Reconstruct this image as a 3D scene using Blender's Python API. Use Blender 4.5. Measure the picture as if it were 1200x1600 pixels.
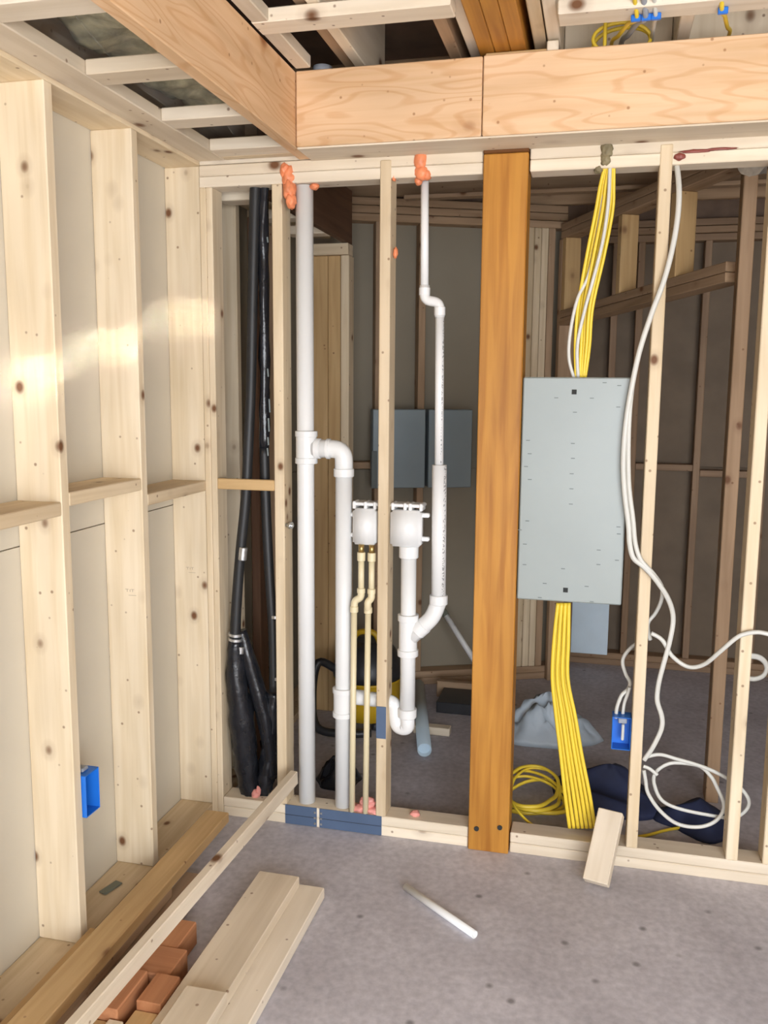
import bpy, bmesh, math, random
from mathutils import Vector, Matrix, Euler, noise

random.seed(7)
for o in list(bpy.data.objects):
    bpy.data.objects.remove(o, do_unlink=True)
scene = bpy.context.scene
COL = scene.collection
R = math.radians

# ------------------------------------------------------------------ camera, light, exposure
cam_d = bpy.data.cameras.new('camera')
cam_d.sensor_fit = 'VERTICAL'
cam_d.sensor_height = 24.0
cam_d.lens = 24.0 * 1375 / 1600
cam_d.clip_start = 0.05
cam = bpy.data.objects.new('camera', cam_d)
COL.objects.link(cam)
cam.location = (0, 0, 1.67)
cam.rotation_euler = (R(81.94), R(-0.453), R(13.683))
scene.camera = cam

world = bpy.data.worlds.new('sky')
scene.world = world
world.use_nodes = True
wn = world.node_tree.nodes
wn['Background'].inputs['Color'].default_value = (0.80, 0.88, 1.0, 1)
wn['Background'].inputs['Strength'].default_value = 1.6

sun_d = bpy.data.lights.new('sun', 'SUN')
sun_d.energy = 5.0
sun_d.angle = R(0.6)
sun_d.color = (1.0, 0.93, 0.82)
sun = bpy.data.objects.new('sun', sun_d)
COL.objects.link(sun)
sun.rotation_euler = (R(32), 0, R(12))        # high sun falling on the drive behind the camera

day_d = bpy.data.lights.new('doorway_daylight', 'AREA')   # sky light entering by the wide garage doorway
day_d.shape = 'RECTANGLE'
day_d.size = 3.0
day_d.size_y = 2.2
day_d.energy = 150
day_d.color = (0.93, 0.96, 1.0)
day = bpy.data.objects.new('doorway_daylight', day_d)
COL.objects.link(day)
day.location = (1.3, -1.75, 1.4)
day.rotation_euler = (R(76), 0, R(12))

glint_d = bpy.data.lights.new('sun_glint', 'AREA')        # added low lamp for the strip of reflected sun on the left wall
glint_d.shape = 'RECTANGLE'
glint_d.size = 0.7
glint_d.size_y = 0.03
glint_d.spread = R(1.2)
glint_d.energy = 0.27
glint_d.color = (1.0, 0.96, 0.9)
glint = bpy.data.objects.new('sun_glint', glint_d)
COL.objects.link(glint)
g_from, g_to = Vector((2.15, -3.0, 0.41)), Vector((-1.5, 2.56, 1.80))
g_d = (g_to - g_from).normalized()
g_x = g_d.cross(Vector((0, -0.25, 1))).normalized()       # the strip of light lies in the plane that climbs 1 in 4
g_y = (-g_d).cross(g_x)
glint.matrix_world = Matrix.Translation(g_from) @ Matrix((g_x, g_y, -g_d)).transposed().to_4x4()

vs = scene.view_settings
vs.view_transform = 'Standard'
vs.look = 'None'
vs.gamma = 1.0
vs.use_curve_mapping = False
vs.exposure = 0.6

# ------------------------------------------------------------------ materials
def new_mat(name):
    m = bpy.data.materials.new(name)
    m.use_nodes = True
    nt = m.node_tree
    b = nt.nodes['Principled BSDF']
    return m, nt, b

def N(nt, t, **kw):
    n = nt.nodes.new(t)
    for k, v in kw.items():
        setattr(n, k, v)
    return n

def ramp(nt, stops):
    r = N(nt, 'ShaderNodeValToRGB')
    e = r.color_ramp.elements
    while len(e) > 1:
        e.remove(e[-1])
    e[0].position, e[0].color = stops[0][0], (*stops[0][1], 1)
    for p, c in stops[1:]:
        x = e.new(p); x.color = (*c, 1)
    return r

def mix(nt, a, b, fac, mode='MIX'):
    m = N(nt, 'ShaderNodeMix', data_type='RGBA', blend_type=mode)
    for sock, v in ((m.inputs[6], a), (m.inputs[7], b), (m.inputs[0], fac)):
        if hasattr(v, 'is_linked'):
            nt.links.new(v, sock)
        elif isinstance(v, (tuple, list)):
            sock.default_value = (*v, 1)
        else:
            sock.default_value = v
    return m.outputs[2]

def obj_coord(nt, scale, jitter=40.0):
    tc = N(nt, 'ShaderNodeTexCoord')
    oi = N(nt, 'ShaderNodeObjectInfo')
    mul = N(nt, 'ShaderNodeMath', operation='MULTIPLY'); mul.inputs[1].default_value = jitter
    nt.links.new(oi.outputs['Random'], mul.inputs[0])
    add = N(nt, 'ShaderNodeVectorMath', operation='ADD')
    nt.links.new(tc.outputs['Object'], add.inputs[0])
    nt.links.new(mul.outputs[0], add.inputs[1])
    mp = N(nt, 'ShaderNodeMapping')
    mp.inputs['Scale'].default_value = scale
    nt.links.new(add.outputs[0], mp.inputs['Vector'])
    return mp.outputs[0], add.outputs[0], oi.outputs['Random']

def wood(name, light, dark, knot=(0.16, 0.07, 0.03), knots=True, rough=0.62, cathedral=0.0, knot_scale=8.0):
    m, nt, b = new_mat(name)
    v, raw, rnd = obj_coord(nt, (0.9, 16, 16))
    n1 = N(nt, 'ShaderNodeTexNoise')
    n1.inputs['Scale'].default_value = 2.2; n1.inputs['Detail'].default_value = 4
    n1.inputs['Distortion'].default_value = 0.5
    nt.links.new(v, n1.inputs['Vector'])
    r1 = ramp(nt, [(0.30, dark), (0.62, light)])
    nt.links.new(n1.outputs['Fac'], r1.inputs['Fac'])
    col = r1.outputs['Color']
    # broad tone changes along the board
    mp = N(nt, 'ShaderNodeMapping'); mp.inputs['Scale'].default_value = (1.3, 5, 5)
    nt.links.new(raw, mp.inputs['Vector'])
    n2 = N(nt, 'ShaderNodeTexNoise'); n2.inputs['Scale'].default_value = 1.5; n2.inputs['Detail'].default_value = 2
    nt.links.new(mp.outputs[0], n2.inputs['Vector'])
    r2 = ramp(nt, [(0.3, (0.86, 0.84, 0.80)), (0.7, (1.05, 1.04, 1.02))])
    nt.links.new(n2.outputs['Fac'], r2.inputs['Fac'])
    col = mix(nt, col, r2.outputs['Color'], 1.0, 'MULTIPLY')
    # per-board tint
    r3 = ramp(nt, [(0.0, (0.90, 0.86, 0.80)), (0.5, (1.0, 1.0, 1.0)), (1.0, (1.05, 1.02, 0.96))])
    nt.links.new(rnd, r3.inputs['Fac'])
    col = mix(nt, col, r3.outputs['Color'], 1.0, 'MULTIPLY')
    if cathedral > 0:
        mp2 = N(nt, 'ShaderNodeMapping'); mp2.inputs['Scale'].default_value = (0.55, 3.4, 3.4)
        nt.links.new(raw, mp2.inputs['Vector'])
        n3 = N(nt, 'ShaderNodeTexNoise'); n3.inputs['Scale'].default_value = 2.6; n3.inputs['Detail'].default_value = 1.5
        nt.links.new(mp2.outputs[0], n3.inputs['Vector'])
        k = N(nt, 'ShaderNodeMath', operation='MULTIPLY'); k.inputs[1].default_value = 95.0
        nt.links.new(n3.outputs['Fac'], k.inputs[0])
        s = N(nt, 'ShaderNodeMath', operation='SINE'); nt.links.new(k.outputs[0], s.inputs[0])
        r4 = ramp(nt, [(0.35, (1, 1, 1)), (0.95, (0.80, 0.62, 0.45))])
        nt.links.new(s.outputs[0], r4.inputs['Fac'])
        col = mix(nt, col, r4.outputs['Color'], cathedral, 'MULTIPLY')
    if knots:
        vo = N(nt, 'ShaderNodeTexVoronoi', voronoi_dimensions='3D', feature='F1')
        vo.inputs['Scale'].default_value = knot_scale
        mp3 = N(nt, 'ShaderNodeMapping'); mp3.inputs['Scale'].default_value = (0.75, 1.0, 1.0)
        nt.links.new(raw, mp3.inputs['Vector']); nt.links.new(mp3.outputs[0], vo.inputs['Vector'])
        r5 = ramp(nt, [(0.055, (1, 1, 1)), (0.085, (0.75, 0.75, 0.75)), (0.13, (0.18, 0.18, 0.18)), (0.24, (0, 0, 0))])
        nt.links.new(vo.outputs['Distance'], r5.inputs['Fac'])
        col = mix(nt, col, knot, r5.outputs['Color'])
        sm = N(nt, 'ShaderNodeTexVoronoi', voronoi_dimensions='3D', feature='F1')
        sm.inputs['Scale'].default_value = 17.0
        nt.links.new(raw, sm.inputs['Vector'])
        r6 = ramp(nt, [(0.05, (0.7, 0.7, 0.7)), (0.1, (0, 0, 0))])
        nt.links.new(sm.outputs['Distance'], r6.inputs['Fac'])
        col = mix(nt, col, knot, r6.outputs['Color'])
    nt.links.new(col, b.inputs['Base Color'])
    b.inputs['Roughness'].default_value = rough
    b.inputs['Specular IOR Level'].default_value = 0.3
    bp = N(nt, 'ShaderNodeBump'); bp.inputs['Strength'].default_value = 0.12; bp.inputs['Distance'].default_value = 0.004
    nt.links.new(n1.outputs['Fac'], bp.inputs['Height']); nt.links.new(bp.outputs[0], b.inputs['Normal'])
    return m

def plain(name, col, rough=0.5, metal=0.0, var=0.06, scale=9.0, spec=0.5, bump=0.0):
    m, nt, b = new_mat(name)
    v, raw, rnd = obj_coord(nt, (1, 1, 1))
    n = N(nt, 'ShaderNodeTexNoise'); n.inputs['Scale'].default_value = scale; n.inputs['Detail'].default_value = 4
    nt.links.new(raw, n.inputs['Vector'])
    r = ramp(nt, [(0.3, tuple(c * (1 - var) for c in col)), (0.7, tuple(min(1, c * (1 + var)) for c in col))])
    nt.links.new(n.outputs['Fac'], r.inputs['Fac'])
    nt.links.new(r.outputs['Color'], b.inputs['Base Color'])
    b.inputs['Roughness'].default_value = rough
    b.inputs['Metallic'].default_value = metal
    b.inputs['Specular IOR Level'].default_value = spec
    if bump:
        bp = N(nt, 'ShaderNodeBump'); bp.inputs['Strength'].default_value = bump; bp.inputs['Distance'].default_value = 0.01
        nt.links.new(n.outputs['Fac'], bp.inputs['Height']); nt.links.new(bp.outputs[0], b.inputs['Normal'])
    return m

M = {}
M['pine'] = wood('pale_pine', (0.80, 0.685, 0.52), (0.71, 0.58, 0.40))
M['pine_b'] = wood('stud_pine', (0.75, 0.63, 0.465), (0.64, 0.51, 0.345), knot_scale=9)
M['pine_w'] = wood('white_spruce', (0.82, 0.74, 0.63), (0.74, 0.65, 0.53), knot_scale=6)
M['pine_tan'] = wood('tan_spruce', (0.66, 0.46, 0.24), (0.55, 0.36, 0.17), knot_scale=6)
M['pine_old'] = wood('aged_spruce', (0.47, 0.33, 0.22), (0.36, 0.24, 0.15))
M['pine_red'] = wood('reddish_fir', (0.55, 0.26, 0.13), (0.44, 0.19, 0.09), knots=False)
M['ply'] = wood('fir_veneer', (0.80, 0.56, 0.36), (0.72, 0.47, 0.27), cathedral=0.42, knot=(0.30, 0.12, 0.04), knot_scale=4.5)
M['lvl'] = wood('amber_laminated_veneer', (0.54, 0.255, 0.045), (0.38, 0.155, 0.024), knots=False, rough=0.45)
M['stain'] = wood('stained_veneer', (0.16, 0.06, 0.012), (0.10, 0.035, 0.01), knots=False)
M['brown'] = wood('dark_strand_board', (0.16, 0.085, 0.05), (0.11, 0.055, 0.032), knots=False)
M['deck'] = plain('subfloor', (0.20, 0.13, 0.09), 0.8, var=0.2)
M['sheath'] = plain('grey_sheathing', (0.64, 0.585, 0.48), 0.7, var=0.03, scale=3)
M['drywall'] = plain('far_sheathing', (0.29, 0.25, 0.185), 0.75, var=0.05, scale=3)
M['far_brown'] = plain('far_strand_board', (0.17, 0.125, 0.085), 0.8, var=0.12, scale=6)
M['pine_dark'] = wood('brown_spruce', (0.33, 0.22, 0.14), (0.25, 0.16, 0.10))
M['pvc'] = plain('white_pvc', (0.80, 0.80, 0.79), 0.32, var=0.015)
M['pvc_blue'] = plain('pale_blue_pvc', (0.55, 0.68, 0.78), 0.35, var=0.02)
M['cpvc'] = plain('cream_cpvc', (0.76, 0.66, 0.43), 0.4, var=0.03)
M['brass'] = plain('brass', (0.55, 0.40, 0.16), 0.35, metal=0.9)
M['black'] = plain('black_foam_sleeve', (0.018, 0.018, 0.019), 0.5, var=0.2)
M['blackpoly'] = plain('black_poly', (0.014, 0.015, 0.019), 0.22, var=0.3, scale=14, bump=0.5)
M['foil'] = plain('silver_tape', (0.65, 0.66, 0.66), 0.3, metal=0.8, var=0.2, scale=40)
M['foam'] = plain('orange_spray_foam', (0.83, 0.27, 0.12), 0.45, var=0.18, scale=30, bump=0.3)
M['foam_pink'] = plain('pink_spray_foam', (0.80, 0.33, 0.28), 0.5, var=0.15, scale=30, bump=0.3)
M['olive'] = plain('olive_firestop', (0.22, 0.18, 0.10), 0.7, var=0.2, scale=30, bump=0.4)
M['redseal'] = plain('red_sealant', (0.22, 0.05, 0.035), 0.5, var=0.2)
M['blue'] = plain('blue_plastic', (0.015, 0.16, 0.62), 0.4, var=0.08)
M['panel'] = plain('grey_enamel', (0.29, 0.325, 0.315), 0.36, var=0.03, scale=4)
M['panel_far'] = plain('blue_grey_enamel', (0.24, 0.30, 0.33), 0.4, var=0.05, scale=4)
M['dark'] = plain('dark_hole', (0.02, 0.022, 0.022), 0.8)
M['slot'] = plain('punched_mark', (0.13, 0.155, 0.15), 0.5)  # punched marks, and the glints modelled on the black tape
M['plate'] = plain('galvanised_plate', (0.10, 0.15, 0.25), 0.45, metal=0.25, var=0.06)
M['zinc'] = plain('zinc', (0.62, 0.64, 0.64), 0.28, metal=0.9, var=0.15, scale=60)
M['yellow'] = plain('yellow_cable', (0.80, 0.58, 0.045), 0.42, var=0.05)
M['white'] = plain('white_cable', (0.60, 0.59, 0.54), 0.4, var=0.03)
M['grey'] = plain('grey_cable', (0.30, 0.32, 0.36), 0.4, var=0.03)
M['yellowp'] = plain('yellow_plastic', (0.62, 0.38, 0.015), 0.4, var=0.05)
M['blackp'] = plain('black_plastic', (0.025, 0.026, 0.03), 0.4, var=0.2)
M['insul'] = plain('mineral_wool', (0.50, 0.46, 0.30), 0.95, var=0.5, scale=16, bump=0.8)
M['bag'] = plain('pale_blue_poly', (0.52, 0.61, 0.70), 0.35, var=0.1, scale=6, bump=0.2)
M['navy'] = plain('navy_cloth', (0.02, 0.028, 0.075), 0.8, var=0.3, scale=8)
M['bluefoam'] = plain('blue_foam_board', (0.70, 0.84, 0.95), 0.6, var=0.03)
M['scrap'] = plain('grey_green_scrap', (0.16, 0.17, 0.13), 0.7, var=0.1)
M['ink'] = plain('faded_ink', (0.42, 0.33, 0.24), 0.8)
M['red'] = plain('dark_red_plastic', (0.16, 0.02, 0.02), 0.5)
M['drive'] = plain('drive_concrete', (0.50, 0.46, 0.40), 0.9, var=0.1, scale=2)

def poly_sheet():
    m, nt, b = new_mat('clear_poly')
    b.inputs['Base Color'].default_value = (0.75, 0.75, 0.7, 1)
    b.inputs['Roughness'].default_value = 0.12
    v, raw, rnd = obj_coord(nt, (1, 1, 1))
    n = N(nt, 'ShaderNodeTexNoise'); n.inputs['Scale'].default_value = 6.0
    nt.links.new(raw, n.inputs['Vector'])
    tr = N(nt, 'ShaderNodeBsdfTransparent')
    ms = N(nt, 'ShaderNodeMixShader')
    r = ramp(nt, [(0.35, (0.03, 0.03, 0.03)), (0.75, (0.22, 0.22, 0.22))])
    nt.links.new(n.outputs['Fac'], r.inputs['Fac'])
    nt.links.new(r.outputs['Color'], ms.inputs[0])
    nt.links.new(tr.outputs[0], ms.inputs[1]); nt.links.new(b.outputs[0], ms.inputs[2])
    nt.links.new(ms.outputs[0], nt.nodes['Material Output'].inputs['Surface'])
    return m
M['poly'] = poly_sheet()

def printed_pvc(r):
    # pipe with a line of small dark factory print along one side
    m = M['pvc'].copy(); m.name = 'printed_pvc'
    nt = m.node_tree; b = nt.nodes['Principled BSDF']
    src = b.inputs['Base Color'].links[0].from_socket
    tc = N(nt, 'ShaderNodeTexCoord'); sp = N(nt, 'ShaderNodeSeparateXYZ')
    nt.links.new(tc.outputs['Object'], sp.inputs[0])
    def cmp(sock, op, v):
        n = N(nt, 'ShaderNodeMath', operation=op); nt.links.new(sock, n.inputs[0]); n.inputs[1].default_value = v; return n.outputs[0]
    def mul(a, c):
        n = N(nt, 'ShaderNodeMath', operation='MULTIPLY'); nt.links.new(a, n.inputs[0]); nt.links.new(c, n.inputs[1]); return n.outputs[0]
    nz = N(nt, 'ShaderNodeTexNoise'); nz.inputs['Scale'].default_value = 150; nz.inputs['Detail'].default_value = 0
    nt.links.new(tc.outputs['Object'], nz.inputs['Vector'])
    k = mul(mul(cmp(sp.outputs['X'], 'GREATER_THAN', r * 0.66), cmp(sp.outputs['X'], 'LESS_THAN', r * 0.90)), mul(cmp(sp.outputs['Y'], 'LESS_THAN', 0.0), cmp(nz.outputs['Fac'], 'GREATER_THAN', 0.56)))
    nt.links.new(mix(nt, src, (0.36, 0.36, 0.36), k), b.inputs['Base Color'])
    return m
M['pvc_print'] = printed_pvc(0.0155)
M['pvc_print2'] = printed_pvc(0.0262)

def concrete():
    m, nt, b = new_mat('concrete_slab')
    tc = N(nt, 'ShaderNodeTexCoord')
    n1 = N(nt, 'ShaderNodeTexNoise'); n1.inputs['Scale'].default_value = 3.5; n1.inputs['Detail'].default_value = 6
    n2 = N(nt, 'ShaderNodeTexNoise'); n2.inputs['Scale'].default_value = 45; n2.inputs['Detail'].default_value = 4
    n3 = N(nt, 'ShaderNodeTexVoronoi'); n3.inputs['Scale'].default_value = 7.0
    for n in (n1, n2, n3):
        nt.links.new(tc.outputs['Object'], n.inputs['Vector'])
    r1 = ramp(nt, [(0.32, (0.46, 0.435, 0.47)), (0.52, (0.54, 0.515, 0.555)), (0.72, (0.60, 0.575, 0.62))])
    nt.links.new(n1.outputs['Fac'], r1.inputs['Fac'])
    r2 = ramp(nt, [(0.3, (0.82, 0.82, 0.83)), (0.7, (1.08, 1.08, 1.08))])
    nt.links.new(n2.outputs['Fac'], r2.inputs['Fac'])
    col = mix(nt, r1.outputs['Color'], r2.outputs['Color'], 1.0, 'MULTIPLY')
    r3 = ramp(nt, [(0.04, (1, 1, 1)), (0.11, (0, 0, 0))])
    nt.links.new(n3.outputs['Distance'], r3.inputs['Fac'])
    col = mix(nt, col, (0.12, 0.11, 0.11), mix(nt, (0, 0, 0), r3.outputs['Color'], 0.7))
    nt.links.new(col, b.inputs['Base Color'])
    b.inputs['Roughness'].default_value = 0.68
    bp = N(nt, 'ShaderNodeBump'); bp.inputs['Strength'].default_value = 0.15; bp.inputs['Distance'].default_value = 0.005
    nt.links.new(n2.outputs['Fac'], bp.inputs['Height']); nt.links.new(bp.outputs[0], b.inputs['Normal'])
    return m
M['concrete'] = concrete()

# ------------------------------------------------------------------ builders
ORIG = {}
def attach(o, parent):                      # parent keeps the child's world placement (parents are never rotated or nested deep)
    if parent is not None:
        o.parent = parent
        mw = ORIG[parent.name]
        o.matrix_parent_inverse = mw.inverted()
    loc, rot = o.location, o.rotation_euler
    ORIG[o.name] = Matrix.Translation(loc) @ rot.to_matrix().to_4x4()
    return o

def link(name, me, mat, parent=None, loc=(0, 0, 0), rot=(0, 0, 0)):
    o = bpy.data.objects.new(name, me)
    COL.objects.link(o)
    o.location = loc
    o.rotation_euler = rot
    if mat is not None and not me.materials:
        me.materials.append(M[mat] if isinstance(mat, str) else mat)
    return attach(o, parent)

def empty(name, loc=(0, 0, 0)):
    o = bpy.data.objects.new(name, None)
    o.empty_display_size = 0.05
    COL.objects.link(o)
    o.location = loc
    return attach(o, None)

def tag(o, label=None, cat=None, group=None, kind=None):
    if label: o['label'] = label
    if cat: o['category'] = cat
    if group: o['group'] = group
    if kind: o['kind'] = kind
    return o

BOX = {}
def box_mesh(dims, mat, bevel=0.003):
    key = (tuple(round(d, 3) for d in dims), mat, bevel)
    if key not in BOX:
        bm = bmesh.new()
        bmesh.ops.create_cube(bm, size=1.0)
        bmesh.ops.scale(bm, vec=dims, verts=bm.verts)
        bv = min(bevel, min(dims) * 0.3)
        if bv > 0:
            bmesh.ops.bevel(bm, geom=bm.edges[:], offset=bv, segments=1, affect='EDGES')
        me = bpy.data.meshes.new('board')
        bm.to_mesh(me); bm.free()
        me.materials.append(M[mat])
        BOX[key] = me
    return BOX[key]

def board(name, lo, hi, mat='pine', parent=None, bevel=0.003):
    """axis-aligned board, its grain along the longest side"""
    s = [hi[i] - lo[i] for i in range(3)]
    c = [(hi[i] + lo[i]) / 2 for i in range(3)]
    ax = s.index(max(s))
    if ax == 0:
        d, r = (s[0], s[1], s[2]), (0, 0, 0)
    elif ax == 1:
        d, r = (s[1], s[0], s[2]), (0, 0, R(90))
    else:
        d, r = (s[2], s[1], s[0]), (0, R(-90), 0)
    return link(name, box_mesh(d, mat, bevel), mat, parent, c, r)

def beam_between(name, a, b, w, t, mat='pine', parent=None, bevel=0.003, roll=0.0):
    """board from a to b: w across horizontally, t the other way"""
    a, b = Vector(a), Vector(b)
    d = b - a
    q = d.to_track_quat('X', 'Z').to_matrix().to_4x4() @ Matrix.Rotation(roll, 4, 'X')
    return link(name, box_mesh((d.length, w, t), mat, bevel), mat, parent, (a + b) / 2, q.to_euler())

def smooth_path(pts, sub=6):
    P = [Vector(p) for p in pts]
    if len(P) < 3:
        return P
    out = []
    for i in range(len(P) - 1):
        p0, p1, p2, p3 = P[max(i - 1, 0)], P[i], P[i + 1], P[min(i + 2, len(P) - 1)]
        for k in range(sub):
            t = k / sub
            out.append(0.5 * ((2 * p1) + (p2 - p0) * t + (2 * p0 - 5 * p1 + 4 * p2 - p3) * t * t + (3 * p1 - p0 - 3 * p2 + p3) * t ** 3))
    out.append(P[-1])
    return out

def round_path(pts, rad, sub=7):
    P = [Vector(p) for p in pts]
    out = [P[0]]
    for i in range(1, len(P) - 1):
        a, b = (P[i - 1] - P[i]), (P[i + 1] - P[i])
        r = min(rad, a.length * 0.49, b.length * 0.49)
        p, q = P[i] + a.normalized() * r, P[i] + b.normalized() * r
        for k in range(sub + 1):
            t = k / sub
            out.append(p * (1 - t) ** 2 + P[i] * 2 * t * (1 - t) + q * t * t)
    out.append(P[-1])
    return out

def tube_mesh(path, rad, seg=12, mat=None, flat=1.0, hollow=0.0, crumple=0.0, seed=0):
    """tube along a path; rad may be a number or a list; flat squashes the section"""
    n = len(path)
    rads = rad if isinstance(rad, (list, tuple)) else [rad] * n
    if len(rads) != n:
        src = list(rads); rads = []
        for i in range(n):
            u = i / (n - 1) * (len(src) - 1); k = min(int(u), len(src) - 2); rads.append(src[k] + (src[k + 1] - src[k]) * (u - k))
    verts, faces = [], []
    t0 = (path[1] - path[0]).normalized()
    ref = Vector((0, 1, 0)) if abs(t0.y) < 0.8 else Vector((1, 0, 0))
    nrm = (ref - t0 * ref.dot(t0)).normalized()
    for i in range(n):
        t = (path[min(i + 1, n - 1)] - path[max(i - 1, 0)])
        t = t.normalized() if t.length > 1e-9 else t0
        nrm = (nrm - t * nrm.dot(t))
        nrm = nrm.normalized() if nrm.length > 1e-6 else t.orthogonal().normalized()
        bi = t.cross(nrm)
        for k in range(seg):
            a = 2 * math.pi * k / seg
            r = rads[i]
            if crumple:
                r *= 1 + crumple * noise.noise(Vector((math.cos(a) * 2 + seed, math.sin(a) * 2, i * 0.55)))
            verts.append(path[i] + nrm * math.cos(a) * r * flat + bi * math.sin(a) * r)
    for i in range(n - 1):
        for k in range(seg):
            faces.append((i * seg + k, i * seg + (k + 1) % seg, (i + 1) * seg + (k + 1) % seg, (i + 1) * seg + k))
    if hollow > 0:
        for e, base in ((0, 0), (n - 1, (n - 1) * seg)):
            inner = len(verts); c = path[e]
            d = (path[1] - path[0]).normalized() * 0.03 if e == 0 else (path[-2] - path[-1]).normalized() * 0.03
            for k in range(seg): verts.append(c + (verts[base + k] - c) * hollow)
            for k in range(seg): verts.append(c + d + (verts[base + k] - c) * hollow)
            for k in range(seg):
                k2 = (k + 1) % seg
                faces.append((base + k, base + k2, inner + k2, inner + k)); faces.append((inner + k, inner + k2, inner + seg + k2, inner + seg + k))
            faces.append(tuple(inner + seg + k for k in range(seg)))
    else:
        faces.append(tuple(range(seg - 1, -1, -1))); faces.append(tuple((n - 1) * seg + k for k in range(seg)))
    c = sum(verts, Vector()) / len(verts)
    me = bpy.data.meshes.new('tube')
    me.from_pydata([v - c for v in verts], [], faces)
    bm = bmesh.new(); bm.from_mesh(me); bmesh.ops.recalc_face_normals(bm, faces=bm.faces); bm.to_mesh(me); bm.free()
    for p in me.polygons: p.use_smooth = len(p.vertices) == 4
    if mat: me.materials.append(M[mat])
    return me, c

def tube(name, pts, rad, mat, parent=None, seg=14, mode='round', bend=0.03, **kw):
    path = smooth_path(pts) if mode == 'smooth' else (round_path(pts, bend) if len(pts) > 2 else [Vector(p) for p in pts])
    me, c = tube_mesh(path, rad, seg, mat, **kw)
    return link(name, me, mat, parent, c)

def collar(name, centre, axis, rad, length, mat, parent):
    a = Vector(axis).normalized() * length / 2; c = Vector(centre)
    return tube(name, [c - a, c - a * 0.9, c + a * 0.9, c + a], [rad * 0.94, rad, rad, rad * 0.94], mat, parent, mode='round', bend=0.0005, seg=18)

def blob(name, lumps, mat, parent=None, rough=0.25, freq=28, sub=3):
    """foam squeezed out: several lumps grown together into one mesh"""
    bm = bmesh.new()
    c0 = sum((Vector(l[0]) for l in lumps), Vector()) / len(lumps)
    for c, r in lumps:
        rr = (r, r, r) if not isinstance(r, tuple) else r
        g = bmesh.ops.create_icosphere(bm, subdivisions=sub, radius=1.0)
        for v in g['verts']:
            k = 1 + rough * noise.noise(Vector(v.co) * 2.1 + Vector(c) * freq)
            v.co = Vector((v.co.x * rr[0], v.co.y * rr[1], v.co.z * rr[2])) * k + Vector(c) - c0
    me = bpy.data.meshes.new(name); bm.to_mesh(me); bm.free()
    for p in me.polygons: p.use_smooth = True
    me.materials.append(M[mat])
    return link(name, me, mat, parent, c0)

def heap(name, centre, rx, ry, h, mat, seed=0, rot=0.0, rings=14, seg=48, folds=6.0):
    """a crumpled sheet lying in a heap on the floor"""
    verts, faces = [], []
    for i in range(rings + 1):
        f = i / rings
        for k in range(seg):
            a = 2 * math.pi * k / seg
            e = 1 + 0.28 * noise.noise(Vector((math.cos(a) * 1.6 + seed, math.sin(a) * 1.6, seed * 1.7)))
            x, y = rx * f * e * math.cos(a), ry * f * e * math.sin(a)
            ridge = 1 - abs(noise.noise(Vector((x * folds + seed, y * folds * 1.8, seed))))
            z = h * (1 - f ** 1.7) * (0.35 + 0.75 * ridge ** 2) + 0.004
            if i == rings: z = 0.001
            verts.append((x * math.cos(rot) - y * math.sin(rot), x * math.sin(rot) + y * math.cos(rot), z))
    for i in range(rings):
        for k in range(seg):
            faces.append((i * seg + k, (i + 1) * seg + k, (i + 1) * seg + (k + 1) % seg, i * seg + (k + 1) % seg))
    faces.append(tuple(rings * seg + k for k in reversed(range(seg))))
    me = bpy.data.meshes.new(name); me.from_pydata(verts, [], faces)
    bm = bmesh.new(); bm.from_mesh(me); bmesh.ops.remove_doubles(bm, verts=bm.verts, dist=0.0003); bmesh.ops.recalc_face_normals(bm, faces=bm.faces); bm.to_mesh(me); bm.free()
    for p in me.polygons: p.use_smooth = len(p.vertices) < 10
    me.materials.append(M[mat])
    return link(name, me, mat, None, centre)

def lathe(name, prof, mat, parent=None, loc=(0, 0, 0), seg=32):
    verts, faces = [], []
    for r, z in prof:
        for k in range(seg):
            a = 2 * math.pi * k / seg; verts.append((r * math.cos(a), r * math.sin(a), z))
    for i in range(len(prof) - 1):
        for k in range(seg):
            faces.append((i * seg + k, i * seg + (k + 1) % seg, (i + 1) * seg + (k + 1) % seg, (i + 1) * seg + k))
    faces.append(tuple(reversed(range(seg)))); faces.append(tuple((len(prof) - 1) * seg + k for k in range(seg)))
    me = bpy.data.meshes.new(name); me.from_pydata(verts, [], faces)
    for p in me.polygons: p.use_smooth = len(p.vertices) == 4
    me.materials.append(M[mat])
    return link(name, me, mat, parent, loc)

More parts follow.
